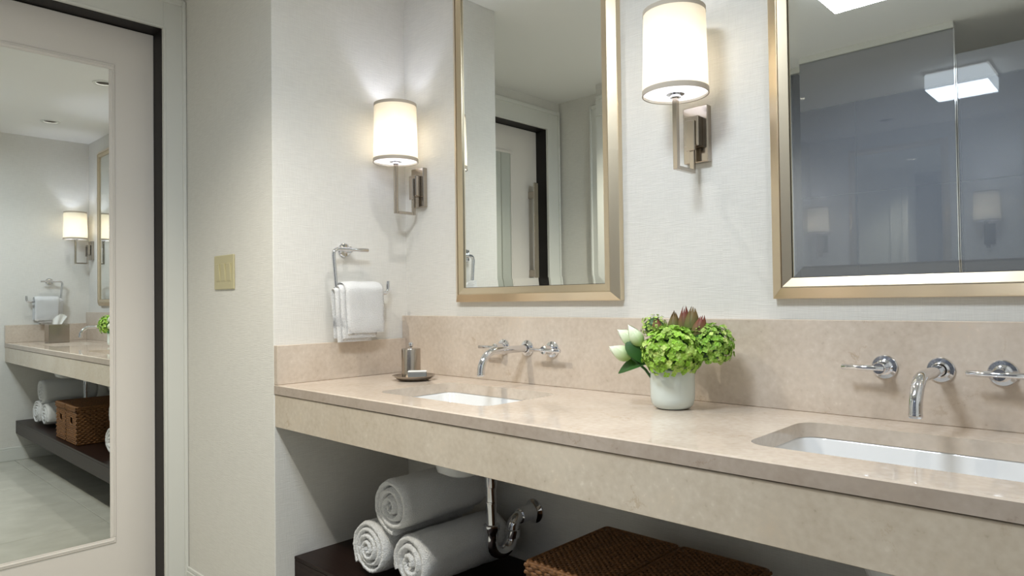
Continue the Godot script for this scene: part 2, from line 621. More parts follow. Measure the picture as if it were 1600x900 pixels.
func build_shower() -> void:
	var z1 := 3.3
	var wl := struct("wall_shower", box_mesh(V(0.3, -H, z1 + 0.012), V(W, CEIL, z1 + 0.1), 0.0), M.grout, "dark grey tiled back wall of the shower behind the glass", "wall")
	var pane := box_mesh(Vector3(-0.2985, -0.305, -0.012), Vector3(0.2985, 0.305, 0.0), 0.001)
	for i in 4:
		for j in 4:
			obj("wall_tile", pane, M.slate, wl, V(0.40 + 0.6 * i, -0.575 + 0.614 * j, z1 + 0.012))
	struct("wall_shower_side", box_mesh(V(0.3, -H, ZG + 0.06), V(0.312, CEIL, z1), 0.0), M.slate, "dark grey side wall inside the shower", "wall")
	struct("wall_shower_end", box_mesh(V(W - 0.012, -H, ZG + 0.06), V(W, CEIL, z1), 0.0), M.slate, "dark grey end wall inside the shower", "wall")
	var xj := 1.472
	var g := thing("shower_screen", "ceiling-high clear glass shower panel, left of the joint seen in the right mirror", "glass panel", V(0.3, 0, ZG))
	obj("pane", box_mesh(Vector3(0.004, -H + 0.05, 0), Vector3(xj - 0.3 - 0.004, CEIL - 0.03, 0.01), 0.001), M.glass, g)
	obj("head_channel", box_mesh(Vector3(0.0, CEIL - 0.03, -0.012), Vector3(xj - 0.3, CEIL, 0.022), 0.001), M.paint, g)
	obj("edge_strip", box_mesh(Vector3(xj - 0.304, -H + 0.05, -0.001), Vector3(xj - 0.298, CEIL - 0.03, 0.011), 0.001), M.chrome, g)
	var d := thing("shower_door", "frameless clear glass shower door with open gap above, seen in the right mirror", "glass door", V(xj + 0.004, 0, ZG))
	obj("pane", box_mesh(Vector3(0.004, -H + 0.05, 0), Vector3(W - xj - 0.02, 1.42, 0.01), 0.001), M.glass, d)
	obj("edge_strip", box_mesh(Vector3(0.0, -H + 0.05, -0.001), Vector3(0.004, 1.42, 0.011), 0.001), M.chrome, d)
	var hh := tool()
	tube(hh, rounded([Vector3(0.10, 0.0, 0), Vector3(0.10, 0.0, -0.05), Vector3(0.10, -0.35, -0.05), Vector3(0.10, -0.35, 0)], 0.02), 0.009, 10)
	obj("handle", done(hh), M.chrome, d)
	struct("trim_4", box_mesh(V(0.3, -H, ZG - 0.05), V(W, -H + 0.05, ZG + 0.06), 0.003), M.marble, "low marble kerb under the shower glass", "kerb")

# ==================================================================== vanity counter
func build_counter() -> void:
	var c := thing("vanity_counter", "long cream marble vanity counter with deep apron and two sinks", "counter", V(0, 0, 0))
	# slab with two rounded sink openings
	var st := tool()
	var y1 := 0.0
	var y0 := -0.031
	var xs := [0.0, 0.30, 1.02, 1.465, 2.185, W]
	var zf := D - 0.003
	for k in [0, 2, 4]:
		flat(st)
		quad(st, Vector3(xs[k], y1, zf), Vector3(xs[k + 1], y1, zf), Vector3(xs[k + 1], y1, 0), Vector3(xs[k], y1, 0))
		quad(st, Vector3(xs[k], y0, 0), Vector3(xs[k + 1], y0, 0), Vector3(xs[k + 1], y0, D), Vector3(xs[k], y0, D))
	for s in [[0.66, 1], [1.825, 3]]:
		var cx: float = s[0]
		var x0: float = xs[s[1]]
		var x1: float = xs[s[1] + 1]
		var hole := []
		for p in rrect(cx, 0.30, 0.237, 0.15, 0.045, 0.0, 8):
			hole.append(p)
		var outer := []
		for p in hole:
			var sx := 0.0
			# push each hole point outward to the patch border
			var dx: float = p.x - cx
			var dz: float = p.z - 0.30
			var ox: float = x1 if dx > 0.192 - 1e-4 else (x0 if dx < -0.192 + 1e-4 else p.x)
			var oz: float = zf if dz > 0.105 - 1e-4 else (0.0 if dz < -0.105 + 1e-4 else p.z)
			outer.append(Vector3(ox, 0, oz))
		var n := hole.size()
		for j in n:
			var k := (j + 1) % n
			flat(st)
			quad(st, hole[k], hole[j], outer[j], outer[k])
			var b0 := Vector3(0, y0, 0)
			quad(st, hole[j] + b0, hole[k] + b0, outer[k] + b0, outer[j] + b0)
			# eased arris and inner wall of the opening
			var e0: Vector3 = hole[j]
			var e1: Vector3 = hole[k]
			st.set_smooth_group(3)
			quad(st, e0 + b0, e1 + b0, e1, e0)
	flat(st)
	quad(st, Vector3(0, y1 - 0.003, D), Vector3(W, y1 - 0.003, D), Vector3(W, y1, zf), Vector3(0, y1, zf))
	var sl := obj("slab", done(st), M.marble, c)
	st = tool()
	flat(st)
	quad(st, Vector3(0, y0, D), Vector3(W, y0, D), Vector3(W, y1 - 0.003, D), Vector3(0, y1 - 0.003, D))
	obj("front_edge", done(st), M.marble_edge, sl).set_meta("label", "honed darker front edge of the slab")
	obj("apron_panel", box_mesh(Vector3(0.0003, -0.141, D - 0.026), Vector3(W - 0.0003, -0.0335, D - 0.003), 0.001), M.marble_apron, c)
	obj("back_splash", box_mesh(Vector3(0.0, 0.0, 0.0), Vector3(W, 0.218, TS), 0.0015), M.marble, c)
	obj("side_splash", box_mesh(Vector3(0, 0, TS), Vector3(TS, 0.1314, D), 0.0015), M.marble, c)
	obj("side_splash", box_mesh(Vector3(W - TS, 0, TS), Vector3(W, 0.1314, D), 0.0015), M.marble, c)

func make_sink(x: float, label: String) -> Node3D:
	var s := thing("undermount_sink", label, "sink", V(x, 0, 0.3), "undermount sinks")
	var st := tool()
	var loops := []
	var y := -0.0312
	# rim outside, over the inner edge, down the bowl
	for q in [[0.262, 0.172, 0.06, -0.042], [0.262, 0.172, 0.06, y], [0.240, 0.153, 0.05, y], [0.236, 0.149, 0.05, -0.036], [0.226, 0.140, 0.055, -0.095], [0.205, 0.12, 0.06, -0.142], [0.16, 0.09, 0.065, -0.158], [0.09, 0.05, 0.045, -0.165], [0.03, 0.03, 0.029, -0.168]]:
		loops.append(rrect(0, 0, q[0], q[1], q[2], q[3], 8))
	loft(st, loops, [1, 2, 3, 3, 3, 3, 3, 3, 3])
	fan(st, loops[-1])
	var shell := []
	for q in [[0.262, 0.172, 0.06, -0.042], [0.245, 0.158, 0.06, -0.044], [0.236, 0.148, 0.06, -0.10], [0.20, 0.12, 0.07, -0.16], [0.075, 0.10, 0.065, -0.185], [0.06, 0.09, 0.055, -0.222], [0.04, 0.06, 0.038, -0.236]]:
		shell.append(rrect(0, 0, q[0], q[1], q[2], q[3], 8))
	shell.reverse()
	loft(st, shell, [4, 4, 4, 4, 4, 4, 4])
	fan(st, shell[0])
	obj("basin", done(st), M.ceramic, s)
	obj("drain_cover", lathe_mesh([Vector2(0.030, -0.1675), Vector2(0.030, -0.165), Vector2(0.022, -0.163), Vector2(0, -0.163)], 24), M.chrome, s)
	return s

func make_shelf() -> void:
	var s := thing("low_shelf", "dark espresso wood shelf under the marble counter", "shelf", V(0, -0.589, 0))
	obj("board", box_mesh(Vector3(0.001, -0.012, 0.001), Vector3(W - 0.001, 0, 0.4915), 0.0015), M.wood, s)
	obj("front_edge", box_mesh(Vector3(0.001, -0.095, 0.4665), Vector3(W - 0.001, -0.0125, 0.491), 0.0015), M.wood, s)
	obj("under_board", box_mesh(Vector3(0.001, -0.095, 0.001), Vector3(W - 0.001, -0.085, 0.466), 0.001), M.wood, s)

# ==================================================================== mirrors
func make_mirror(x: float, label: String) -> Node3D:
	var o := thing("wall_mirror", label, "mirror", V(x, 0, 0), "framed vanity mirrors")
	var hw := 0.356
	var lo := 0.268
	var hi := 1.462
	var cy := (lo + hi) * 0.5
	var hh := (hi - lo) * 0.5
	# frame section: distance in from the outer edge, height off the wall
	var sec := [Vector2(0, 0.0005), Vector2(0, 0.019), Vector2(0.0015, 0.0205), Vector2(0.0255, 0.0355), Vector2(0.0265, 0.0355), Vector2(0.0265, 0.030), Vector2(0.0285, 0.030), Vector2(0.0285, 0.0335), Vector2(0.0495, 0.0275), Vector2(0.0495, 0.020)]
	for side in 4:
		var st := tool()
		var g := 1
		for i in sec.size() - 1:
			g += 1
			st.set_smooth_group(g)
			var a: Vector2 = sec[i]
			var b: Vector2 = sec[i + 1]
			var c := []
			for q in [[a, 0], [a, 1], [b, 1], [b, 0]]:
				var p: Vector2 = q[0]
				var ex := hw - p.x
				var ey := hh - p.x
				var corners := [Vector3(-ex, -ey, p.y), Vector3(ex, -ey, p.y), Vector3(ex, ey, p.y), Vector3(-ex, ey, p.y)]
				c.append(corners[(side + q[1]) % 4] + Vector3(0, cy, 0))
			quad(st, c[0], c[1], c[2], c[3])
		obj("frame_rail", done(st), M.frame, o)
	# bevelled glass
	var st := tool()
	flat(st)
	var e := 0.0497
	var bw := 0.026
	var z0 := 0.0215
	var z1 := 0.0232
	var ring := func(inset: float, z: float) -> Array:
		return [Vector3(-hw + inset, cy - hh + inset, z), Vector3(hw - inset, cy - hh + inset, z), Vector3(hw - inset, cy + hh - inset, z), Vector3(-hw + inset, cy + hh - inset, z)]
	var r0: Array = ring.call(e + 0.0012, z0)
	var r1: Array = ring.call(e + bw, z1)
	var rb: Array = ring.call(e + 0.0012, 0.006)
	for j in 4:
		var k := (j + 1) % 4
		flat(st)
		quad(st, r0[j], r0[k], r1[k], r1[j])
		quad(st, rb[j], rb[k], r0[k], r0[j])
	quad(st, r1[0], r1[1], r1[2], r1[3])
	quad(st, rb[3], rb[2], rb[1], rb[0])
	obj("bevelled_glass", done(st), M.mirror, o)
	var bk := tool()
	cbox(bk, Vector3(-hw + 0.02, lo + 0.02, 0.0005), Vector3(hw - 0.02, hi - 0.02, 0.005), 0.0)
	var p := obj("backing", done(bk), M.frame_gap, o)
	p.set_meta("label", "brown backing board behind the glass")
	return o

# ==================================================================== lamps
func sconce(x: float, label: String) -> void:
	var o := thing("wall_sconce", label, "sconce", V(x, 0, 0), "drum-shaded vanity sconces")
	var zs := 0.122
	obj("backplate", box_mesh(Vector3(-0.036, 0.632, 0.0003), Vector3(0.036, 0.782, 0.022), 0.002), M.nickel, o)
	var hub := tool()
	cbox(hub, Vector3(-0.021, 0.672, 0.022), Vector3(0.021, 0.752, 0.046), 0.0025)
	cbox(hub, Vector3(-0.013, 0.66, 0.046), Vector3(0.013, 0.74, 0.052), 0.002)
	obj("swivel_block", done(hub), M.nickel, o)
	var arm := tool()
	cbox(arm, Vector3(-0.0065, 0.601, 0.034), Vector3(0.0065, 0.672, 0.044), 0.001)
	cbox(arm, Vector3(-0.0065, 0.601, 0.044), Vector3(0.0065, 0.611, zs - 0.0065), 0.001)
	cbox(arm, Vector3(-0.0065, 0.601, zs - 0.0065), Vector3(0.0065, 0.785, zs + 0.0065), 0.001)
	obj("arm", done(arm), M.nickel, o)
	var y0 := 0.792
	var y1 := 1.008
	var r0 := 0.083
	var r1 := 0.078
	var at := Vector3(0, 0, zs)
	var sh := obj("shade", lathe_mesh([Vector2(r0, y0), Vector2(r1, y1), Vector2(r1 - 0.0015, y1), Vector2(r0 - 0.0015, y0), Vector2(r0, y0)], 48), M.shade, o, at)
	obj("lower_trim", lathe_mesh([Vector2(r0 - 0.002, y0 - 0.001), Vector2(r0 + 0.001, y0 - 0.001), Vector2(r0 + 0.0008, y0 + 0.012), Vector2(r0 - 0.0005, y0 + 0.012)], 48), M.shade_trim, sh)
	obj("upper_trim", lathe_mesh([Vector2(r1 + 0.0005, y1 - 0.010), Vector2(r1 + 0.0012, y1 - 0.010), Vector2(r1 + 0.001, y1 + 0.001), Vector2(r1 - 0.002, y1 + 0.001)], 48), M.shade_trim, sh)
	obj("diffuser", lathe_mesh([Vector2(0.012, y0 + 0.006), Vector2(r0 - 0.003, y0 + 0.006), Vector2(r0 - 0.003, y0 + 0.008), Vector2(0.012, y0 + 0.008)], 48), M.diffuser, o, at)
	obj("socket_collar", lathe_mesh([Vector2(0, 0.785), Vector2(0.014, 0.785), Vector2(0.014, 0.792), Vector2(0.023, 0.793), Vector2(0.023, 0.799), Vector2(0.011, 0.802), Vector2(0.011, 0.83), Vector2(0, 0.83)], 24), M.chrome, o, at)
	obj("bulb", lathe_mesh([Vector2(0, 0.831), Vector2(0.010, 0.832), Vector2(0.022, 0.855), Vector2(0.026, 0.878), Vector2(0.022, 0.898), Vector2(0.010, 0.908), Vector2(0, 0.91)], 20), M.bulb, o, at)
	var l := OmniLight3D.new()
	l.name = "bulb_light"
	l.light_color = Color(0.85, 0.885, 1.0)
	l.light_energy = 0.052
	l.light_size = 0.02
	l.omni_range = 8.0
	l.omni_attenuation = 2.0
	l.shadow_enabled = true
	o.add_child(l)
	l.position = Vector3(0, 0.875, zs)

func ceiling_light(x: float, z: float, energy: float, label: String) -> void:
	var o := thing("ceiling_light", label, "ceiling light", V(x, CEIL, z))
	obj("mounting_plate", box_mesh(Vector3(-0.165, -0.014, -0.187), Vector3(0.165, 0, 0.187), 0.002), M.nickel, o)
	obj("glass_box", box_mesh(Vector3(-0.157, -0.10, -0.178), Vector3(0.157, -0.014, 0.178), 0.008), M.lightbox, o)
	var l := AreaLight3D.new()
	l.name = "box_light"
	l.area_size = Vector2(0.31, 0.35)
	l.light_color = Color(0.90, 0.95, 1.0)
	l.light_energy = energy
	l.area_range = 10.0
	l.area_attenuation = 2.0
	l.shadow_enabled = true
	o.add_child(l)
	l.position = Vector3(0, -0.104, 0)
	l.rotation_degrees = Vector3(-90, 0, 0)

func downlight(x: float, z: float, energy: float, tint: Color, label: String, cone := 52.0) -> void:
	var o := thing("recessed_downlight", label, "downlight", V(x, CEIL, z), "recessed downlights over the sinks")
	# white ring under the ceiling, dark deep-set baffle, small lamp at its back
	obj("trim_ring", lathe_mesh([Vector2(0.062, -0.0003), Vector2(0.060, -0.004), Vector2(0.047, -0.005), Vector2(0.043, -0.002), Vector2(0.043, 0.004)], 36), M.paint, o)
	obj("baffle", lathe_mesh([Vector2(0.043, 0.003), Vector2(0.040, 0.06), Vector2(0, 0.06)], 36), M.baffle, o)
	obj("lamp_lens", lathe_mesh([Vector2(0.026, 0.0595), Vector2(0.026, 0.054), Vector2(0, 0.052)], 24), M.bulb, o)
	var l := SpotLight3D.new()
	l.name = "lamp_light"
	l.light_color = tint
	l.light_energy = energy
	l.light_size = 0.02
	l.spot_angle = cone
	l.spot_angle_attenuation = 0.8
	l.spot_range = 8.0
	l.spot_attenuation = 2.0
	l.shadow_enabled = true
	o.add_child(l)
	l.position = Vector3(0, 0.02, 0)
	l.rotation_degrees = Vector3(-90, 0, 0)

# ==================================================================== plumbing
func zaxis(at: Vector3) -> Transform3D:
	# turns a lathe so that its axis comes out of the vanity wall
	return Transform3D(Basis(Vector3.RIGHT, PI / 2), at)

func faucet(x: float, label: String) -> void:
	var o := thing("wall_faucet", label, "faucet", V(x, 0.116, TS), "wall faucets")
	var flange := [Vector2(0.026, 0.0003), Vector2(0.026, 0.004), Vector2(0.0245, 0.0058), Vector2(0.0175, 0.0068), Vector2(0.0168, 0.0105), Vector2(0.0148, 0.012), Vector2(0.0135, 0.0125)]
	var st := tool()
	lathe(st, flange, 36, zaxis(Vector3.ZERO))
	obj("spout_flange", done(st), M.chrome, o)
	st = tool()
	var path := [Vector3(0, 0, 0.008)]
	for k in 4:
		path.append(Vector3(0, 0, 0.03 + 0.035 * k))
	for k in range(1, 10):
		var a := PI / 2 * k / 9.0
		path.append(Vector3(0, -0.062 + 0.062 * cos(a), 0.150 + 0.062 * sin(a) + 0.0))
	path.append(Vector3(0, -0.066, 0.2125))
	tube(st, path, 0.0118, 20, false)
	var tip := Transform3D(Basis.IDENTITY, Vector3(0, -0.068, 0.2125))
	lathe(st, [Vector2(0, -0.001), Vector2(0.0085, -0.001), Vector2(0.0085, -0.004), Vector2(0.0115, -0.004), Vector2(0.0122, -0.002), Vector2(0.0122, 0.004), Vector2(0.0118, 0.005)], 20, tip)
	obj("spout", done(st), M.chrome, o)
	for s in [[-0.1065, -0.076, 0.010], [0.1065, -0.055, 0.066]]:
		var hx: float = s[0]
		st = tool()
		lathe(st, flange + [Vector2(0.0135, 0.03), Vector2(0.0135, 0.0455), Vector2(0.0115, 0.048), Vector2(0, 0.0485)], 36, zaxis(Vector3(hx, 0, 0)))
		var hd := obj("handle", done(st), M.chrome, o)
		st = tool()
		var z := 0.044
		tube(st, [Vector3(hx + s[1], 0, z), Vector3(hx + s[1] + 0.001, 0, z), Vector3(hx + s[2] - 0.001, 0, z), Vector3(hx + s[2], 0, z)], [0.005, 0.0062, 0.0062, 0.005], 16)
		obj("lever", done(st), M.chrome, hd)

func drain(x: float, label: String) -> void:
	var o := thing("sink_trap", label, "drain pipe", V(x, -0.246, 0.20), "chrome sink traps")
	obj("tailpiece", lathe_mesh([Vector2(0.02, 0.0), Vector2(0.02, -0.05), Vector2(0.0165, -0.052), Vector2(0.0165, -0.095), Vector2(0.018, -0.096), Vector2(0.018, -0.1), Vector2(0.0165, -0.101), Vector2(0.0165, -0.17)], 20), M.chrome, o)
	obj("slip_nut", lathe_mesh([Vector2(0.017, -0.165), Vector2(0.026, -0.167), Vector2(0.026, -0.182), Vector2(0.021, -0.19), Vector2(0.019, -0.215)], 8), M.chrome, o)
	var p := [Vector3(0, -0.19, 0)]
	for k in 13:
		var a := PI * k / 12.0
		p.append(Vector3(0, -0.215 - 0.046 * sin(a), -0.046 + 0.046 * cos(a)))
	p.append(Vector3(0, -0.205, -0.092))
	for k in range(1, 8):
		var a := PI / 2 * k / 7.0
		p.append(Vector3(0, -0.205 + 0.035 * sin(a), -0.092 - 0.035 * (1.0 - cos(a))))
	p.append(Vector3(0, -0.17, -0.150))
	obj("trap_bend", tube_mesh(p, 0.019, 18), M.chrome, o)
	obj("wall_flange", lathe_mesh([Vector2(0.038, 0.0005), Vector2(0.038, 0.005), Vector2(0.03, 0.012), Vector2(0.025, 0.022), Vector2(0.0235, 0.075), Vector2(0.019, 0.078)], 28, zaxis(Vector3(0, -0.17, -0.2))), M.chrome, o)
	obj("bend_nut", lathe_mesh([Vector2(0.019, -0.014), Vector2(0.0255, -0.012), Vector2(0.0255, 0.012), Vector2(0.019, 0.014)], 8, Transform3D(Basis.IDENTITY, Vector3(0, -0.215, -0.092))), M.chrome, o)

# ==================================================================== towel rings
func towel_ring(left: bool) -> void:
	var x := 0.0 if left else W
	var z := 0.285 if left else 0.275
	var o := thing("towel_ring", "open chrome towel ring on the wall above the soap dish" if left else "open chrome towel ring on the far wall, seen in the mirrored door", "towel ring", V(x, 0.462, z), "open towel rings")
	if not left:
		o.rotation.y = PI
	# in its own space the ring stands off the wall along +x
	var xr := 0.052
	obj("wall_mount", lathe_mesh([Vector2(0.026, 0.0003), Vector2(0.026, 0.006), Vector2(0.022, 0.010), Vector2(0.011, 0.012), Vector2(0.011, 0.044), Vector2(0.0, 0.0455)], 30, Transform3D(Basis(Vector3(0, 0, 1), -PI / 2), Vector3.ZERO)), M.chrome, o)
	var path := rounded([Vector3(xr, 0, -0.068), Vector3(xr, 0, 0.078), Vector3(xr, -0.150, 0.064), Vector3(xr, -0.158, -0.158), Vector3(xr, -0.112, -0.158)], 0.026, 8)
	obj("ring_bar", tube_mesh(path, 0.0073, 14), M.chrome, o)
	# folded towel over the lower bar: two folds, the outer one shorter
	var t := thing("hand_towel", "small white folded towel hanging on the ring above the soap dish" if left else "small white folded towel on the far wall ring, seen in the mirrored door", "towel", o.position, "folded hand towels")
	t.rotation = o.rotation
	obj("long_fold", towel_fold(xr, -0.152, 0.0125, -0.070, 0.080, 0.178, 0.165, 0.010, 3), M.terry, t)
	obj("middle_fold", towel_fold(xr, -0.151, 0.0235, -0.085, 0.066, 0.166, 0.155, 0.010, 4), M.terry, t)
	obj("short_fold", towel_fold(xr, -0.150, 0.0345, -0.112, 0.050, 0.150, 0.145, 0.011, 5), M.terry, t)

func towel_fold(xc: float, yc: float, r: float, za: float, zb: float, front: float, back: float, th: float, sd: int) -> ArrayMesh:
	# an inverted U of thick cloth around a bar at (xc, yc), from za to zb
	var n := noise(sd, 9.0, 2)
	var line := []
	var steps := 14
	for k in steps:
		line.append(Vector2(xc + r, yc - front + front * k / float(steps)))
	for k in 13:
		var a := PI * k / 12.0
		line.append(Vector2(xc + r * cos(a), yc + r * sin(a) * 0.9))
	for k in steps:
		line.append(Vector2(maxf(xc - r, 0.010), yc - back * (k + 1) / float(steps)))
	var st := tool()
	var zn := 12
	var rings := []
	for i in line.size():
		var p: Vector2 = line[i]
		var tg: Vector2 = (line[mini(i + 1, line.size() - 1)] - line[maxi(i - 1, 0)]).normalized()
		var nr := Vector2(tg.y, -tg.x)
		var ring := []
		for side in [1.0, -1.0]:
			for j in zn + 1:
				var q := float(j) / zn if side > 0 else 1.0 - float(j) / zn
				var edge := 1.0 - pow(absf(q * 2.0 - 1.0), 6.0) * 0.75
				var z := lerpf(za, zb, q)
				# the hanging end spreads and sags a little
				var drop := clampf((yc - p.y) / 0.18, 0.0, 1.0)
				z = lerpf(z, z * 1.0 - 0.012 * (q - 0.5) - 0.008, drop * 0.8)
				var tip := 1.0
				if i == 0 or i == line.size() - 1:
					tip = 0.35
				var bump := n.get_noise_2d(p.y * 1.3 + side, z) * 0.0022
				var off: float = (th * 0.5 * edge * tip) * side
				if side > 0:
					off += bump + 0.003 * drop * sin(q * 5.0)
				ring.append(Vector3(p.x + nr.x * off, p.y + nr.y * off, z))
		rings.append(ring)
	loft(st, rings)
	fan(st, rings[0])
	var last: Array = rings[-1]
	last.reverse()
	fan(st, last)
	return done(st)

# ==================================================================== counter things
func soap_set() -> void:
	var cx := 0.275
	var cz := 0.185
	var d := thing("soap_tray", "round brushed steel tray near the counter corner", "tray", V(cx, 0.0005, cz))
	obj("dish", lathe_mesh([Vector2(0, 0), Vector2(0.048, 0), Vector2(0.056, 0.003), Vector2(0.073, 0.0155), Vector2(0.075, 0.0175), Vector2(0.0725, 0.0175), Vector2(0.055, 0.0075), Vector2(0.046, 0.006), Vector2(0, 0.006)], 48), M.steel, d)
	var j := thing("steel_canister", "tall brushed steel canister with ball knob, behind the soap bar", "canister", V(cx - 0.021, 0.0067, cz - 0.004))
	obj("body", lathe_mesh([Vector2(0, 0), Vector2(0.0315, 0), Vector2(0.033, 0.0015), Vector2(0.033, 0.100), Vector2(0.0322, 0.1015), Vector2(0, 0.1015)], 44), M.steel, j)
	obj("knob", lathe_mesh([Vector2(0.004, 0.1015), Vector2(0.004, 0.106), Vector2(0.0085, 0.110), Vector2(0.0095, 0.115), Vector2(0.0085, 0.120), Vector2(0.004, 0.1235), Vector2(0, 0.124)], 24), M.chrome, j)
	var s := thing("soap_bar", "small grey soap block with white top, on the steel tray", "soap", V(cx + 0.034, 0.0067, cz + 0.013))
	s.rotation.y = deg_to_rad(47)
	obj("block", box_mesh(Vector3(-0.032, 0, -0.012), Vector3(0.032, 0.024, 0.012), 0.002), M.soap, s)
	obj("top_layer", box_mesh(Vector3(-0.032, 0.0242, -0.012), Vector3(0.032, 0.029, 0.012), 0.0015), M.soap_top, s)

func tissue_box() -> void:
	var t := thing("tissue_box", "steel cube tissue box on the counter's far end, seen in the mirrored door", "tissue box", V(2.17, 0.0005, 0.30))
	t.rotation.y = deg_to_rad(0)
	obj("cover", box_mesh(Vector3(-0.065, 0, -0.065), Vector3(0.065, 0.135, 0.065), 0.002), M.steel, t)
	var st := tool()
	flat(st)
	var n := 10
	for i in n:
		for side in [0, 1]:
			var q0 := float(i) / n
			var q1 := float(i + 1) / n
			var p := func(q: float, v: float) -> Vector3:
				return Vector3(0.004 * sin(q * 9.0), 0.1355 + v * (0.055 + 0.02 * sin(q * 4.0)), lerpf(-0.03, 0.03, q) * (1.0 + v * 0.5) - 0.02 * v) + Vector3(0.001 * side, 0, 0)
			quad(st, p.call(q0, 0.0), p.call(q1, 0.0), p.call(q1, 1.0), p.call(q0, 1.0))
	obj("tissue", done(st), M.soap_top, t)

func floret(st: SurfaceTool, c: Vector3, nrm: Vector3, size: float, col: Color, spin: float) -> void:
	var u := nrm.cross(Vector3.UP if absf(nrm.y) < 0.9 else Vector3.RIGHT).normalized()
	var w := nrm.cross(u)
	st.set_smooth_group(-1)
	for k in 4:
		var a := spin + TAU * k / 4.0
		var d := u * cos(a) + w * sin(a)
		var e := u * cos(a + PI / 2) + w * sin(a + PI / 2)
		var tipc := c + d * size + nrm * size * 0.12
		var mid0 := c + d * size * 0.58 + e * size * 0.5 + nrm * size * 0.3
		var mid1 := c + d * size * 0.58 - e * size * 0.5 + nrm * size * 0.3
		st.set_color(col)
		tri(st, c, mid1, tipc)
		tri(st, c, tipc, mid0)

func hydrangea(label: String, c: Vector3, r: float, root: Vector3, base: Color, count: int) -> void:
	var o := thing("hydrangea", label, "flower", root, "hydrangea stems in the vase")
	var cc := c - root
	var st := tool()
	for i in count:
		var y := 1.0 - 1.75 * (i + 0.5) / count
		var a := i * 2.399963
		var rr := sqrt(maxf(0.0, 1.0 - y * y))
		var n := Vector3(rr * cos(a), y, rr * sin(a))
		n = (n + Vector3(rng.randf_range(-0.15, 0.15), rng.randf_range(-0.15, 0.15), rng.randf_range(-0.15, 0.15))).normalized()
		var k := rng.randf_range(0.76, 1.06)
		var col := base.lerp(Color(0.66, 0.78, 0.24), rng.randf() * rng.randf())
		col = col * rng.randf_range(0.7, 1.15)
		floret(st, cc + Vector3(n.x, n.y * 0.9, n.z) * r * k, (n + Vector3(rng.randf_range(-0.4, 0.4), rng.randf_range(-0.2, 0.5), rng.randf_range(-0.4, 0.4))).normalized(), r * rng.randf_range(0.095, 0.15), col, rng.randf() * TAU)
	var b := obj("bloom", done(st), M.petal, o)
	b.set_meta("kind", "stuff")
	var core := tool()
	var prof := []
	for k in 9:
		var a := -PI / 2 + PI * k / 8.0
		prof.append(Vector2(maxf(0.0, cos(a)) * r * 0.74, sin(a) * r * 0.66))
	lathe(core, prof, 16, Transform3D(Basis.IDENTITY, cc))
	obj("inner_stalks", done(core), M.leaf, o)
	obj("stem", tube_mesh([Vector3.ZERO, cc * 0.5 + Vector3(0, 0.01, 0), cc], 0.004, 8), M.leaf, o)

func leaf_mesh(root: Vector3, tip: Vector3, up: Vector3, width: float, droop := 0.0) -> ArrayMesh:
	var st := tool()
	var n := 10
	var rows := []
	var ax := (tip - root)
	var side := ax.cross(up).normalized()
	for i in n + 1:
		var q := float(i) / n
		var wv := width * pow(sin(PI * clampf(q * 0.92 + 0.06, 0.0, 1.0)), 0.8)
		var c := root + ax * q + up * (0.10 * ax.length() * sin(PI * q) - droop * q * q)
		rows.append([c - side * wv + up * wv * 0.3, c, c + side * wv + up * wv * 0.3])
	st.set_smooth_group(1)
	for i in n:
		for k in 2:
			quad(st, rows[i][k], rows[i][k + 1], rows[i + 1][k + 1], rows[i + 1][k])
	return done(st)

func bud_mesh(root: Vector3, tip: Vector3, r: float, petals: int, low: Color, high: Color, open: float) -> ArrayMesh:
	# overlapping petals around an axis
	var st := tool()
	var ax := (tip - root)
	var L := ax.length()
	var d := ax / L
	var u := d.cross(Vector3.FORWARD if absf(d.z) < 0.9 else Vector3.RIGHT).normalized()
	var w := d.cross(u)
	for k in petals:
		var a0 := TAU * k / petals
		var layer := 1.0 + 0.07 * (k % 2)
		var hn := rng.randf_range(0.9, 1.04)
		var n := 8
		var m := 4
		st.set_smooth_group(k + 1)
		for i in n:
			for j in m:
				var c := []
				var cols := []
				for q in [[i, j], [i + 1, j], [i + 1, j + 1], [i, j + 1]]:
					var t: float = q[0] / float(n)
					var s: float = q[1] / float(m) * 2.0 - 1.0
					var bulge := r * (sin(PI * pow(t, 0.75)) * 0.9 + 0.18 + open * t * t) * layer * (1.0 - 0.35 * pow(t, 4.0))
					var half := 1.05 * TAU / petals * (1.0 - pow(t, 3.0)) + 0.04
					var a := a0 + s * half
					c.append(root + d * L * t * hn + (u * cos(a) + w * sin(a)) * bulge)
					cols.append(low.lerp(high, clampf(t * 1.3 - 0.15 + 0.12 * absf(s), 0.0, 1.0)))
				for q in [0, 2, 1, 0, 3, 2]:
					st.set_color(cols[q])
					st.add_vertex(c[q])
	return done(st)

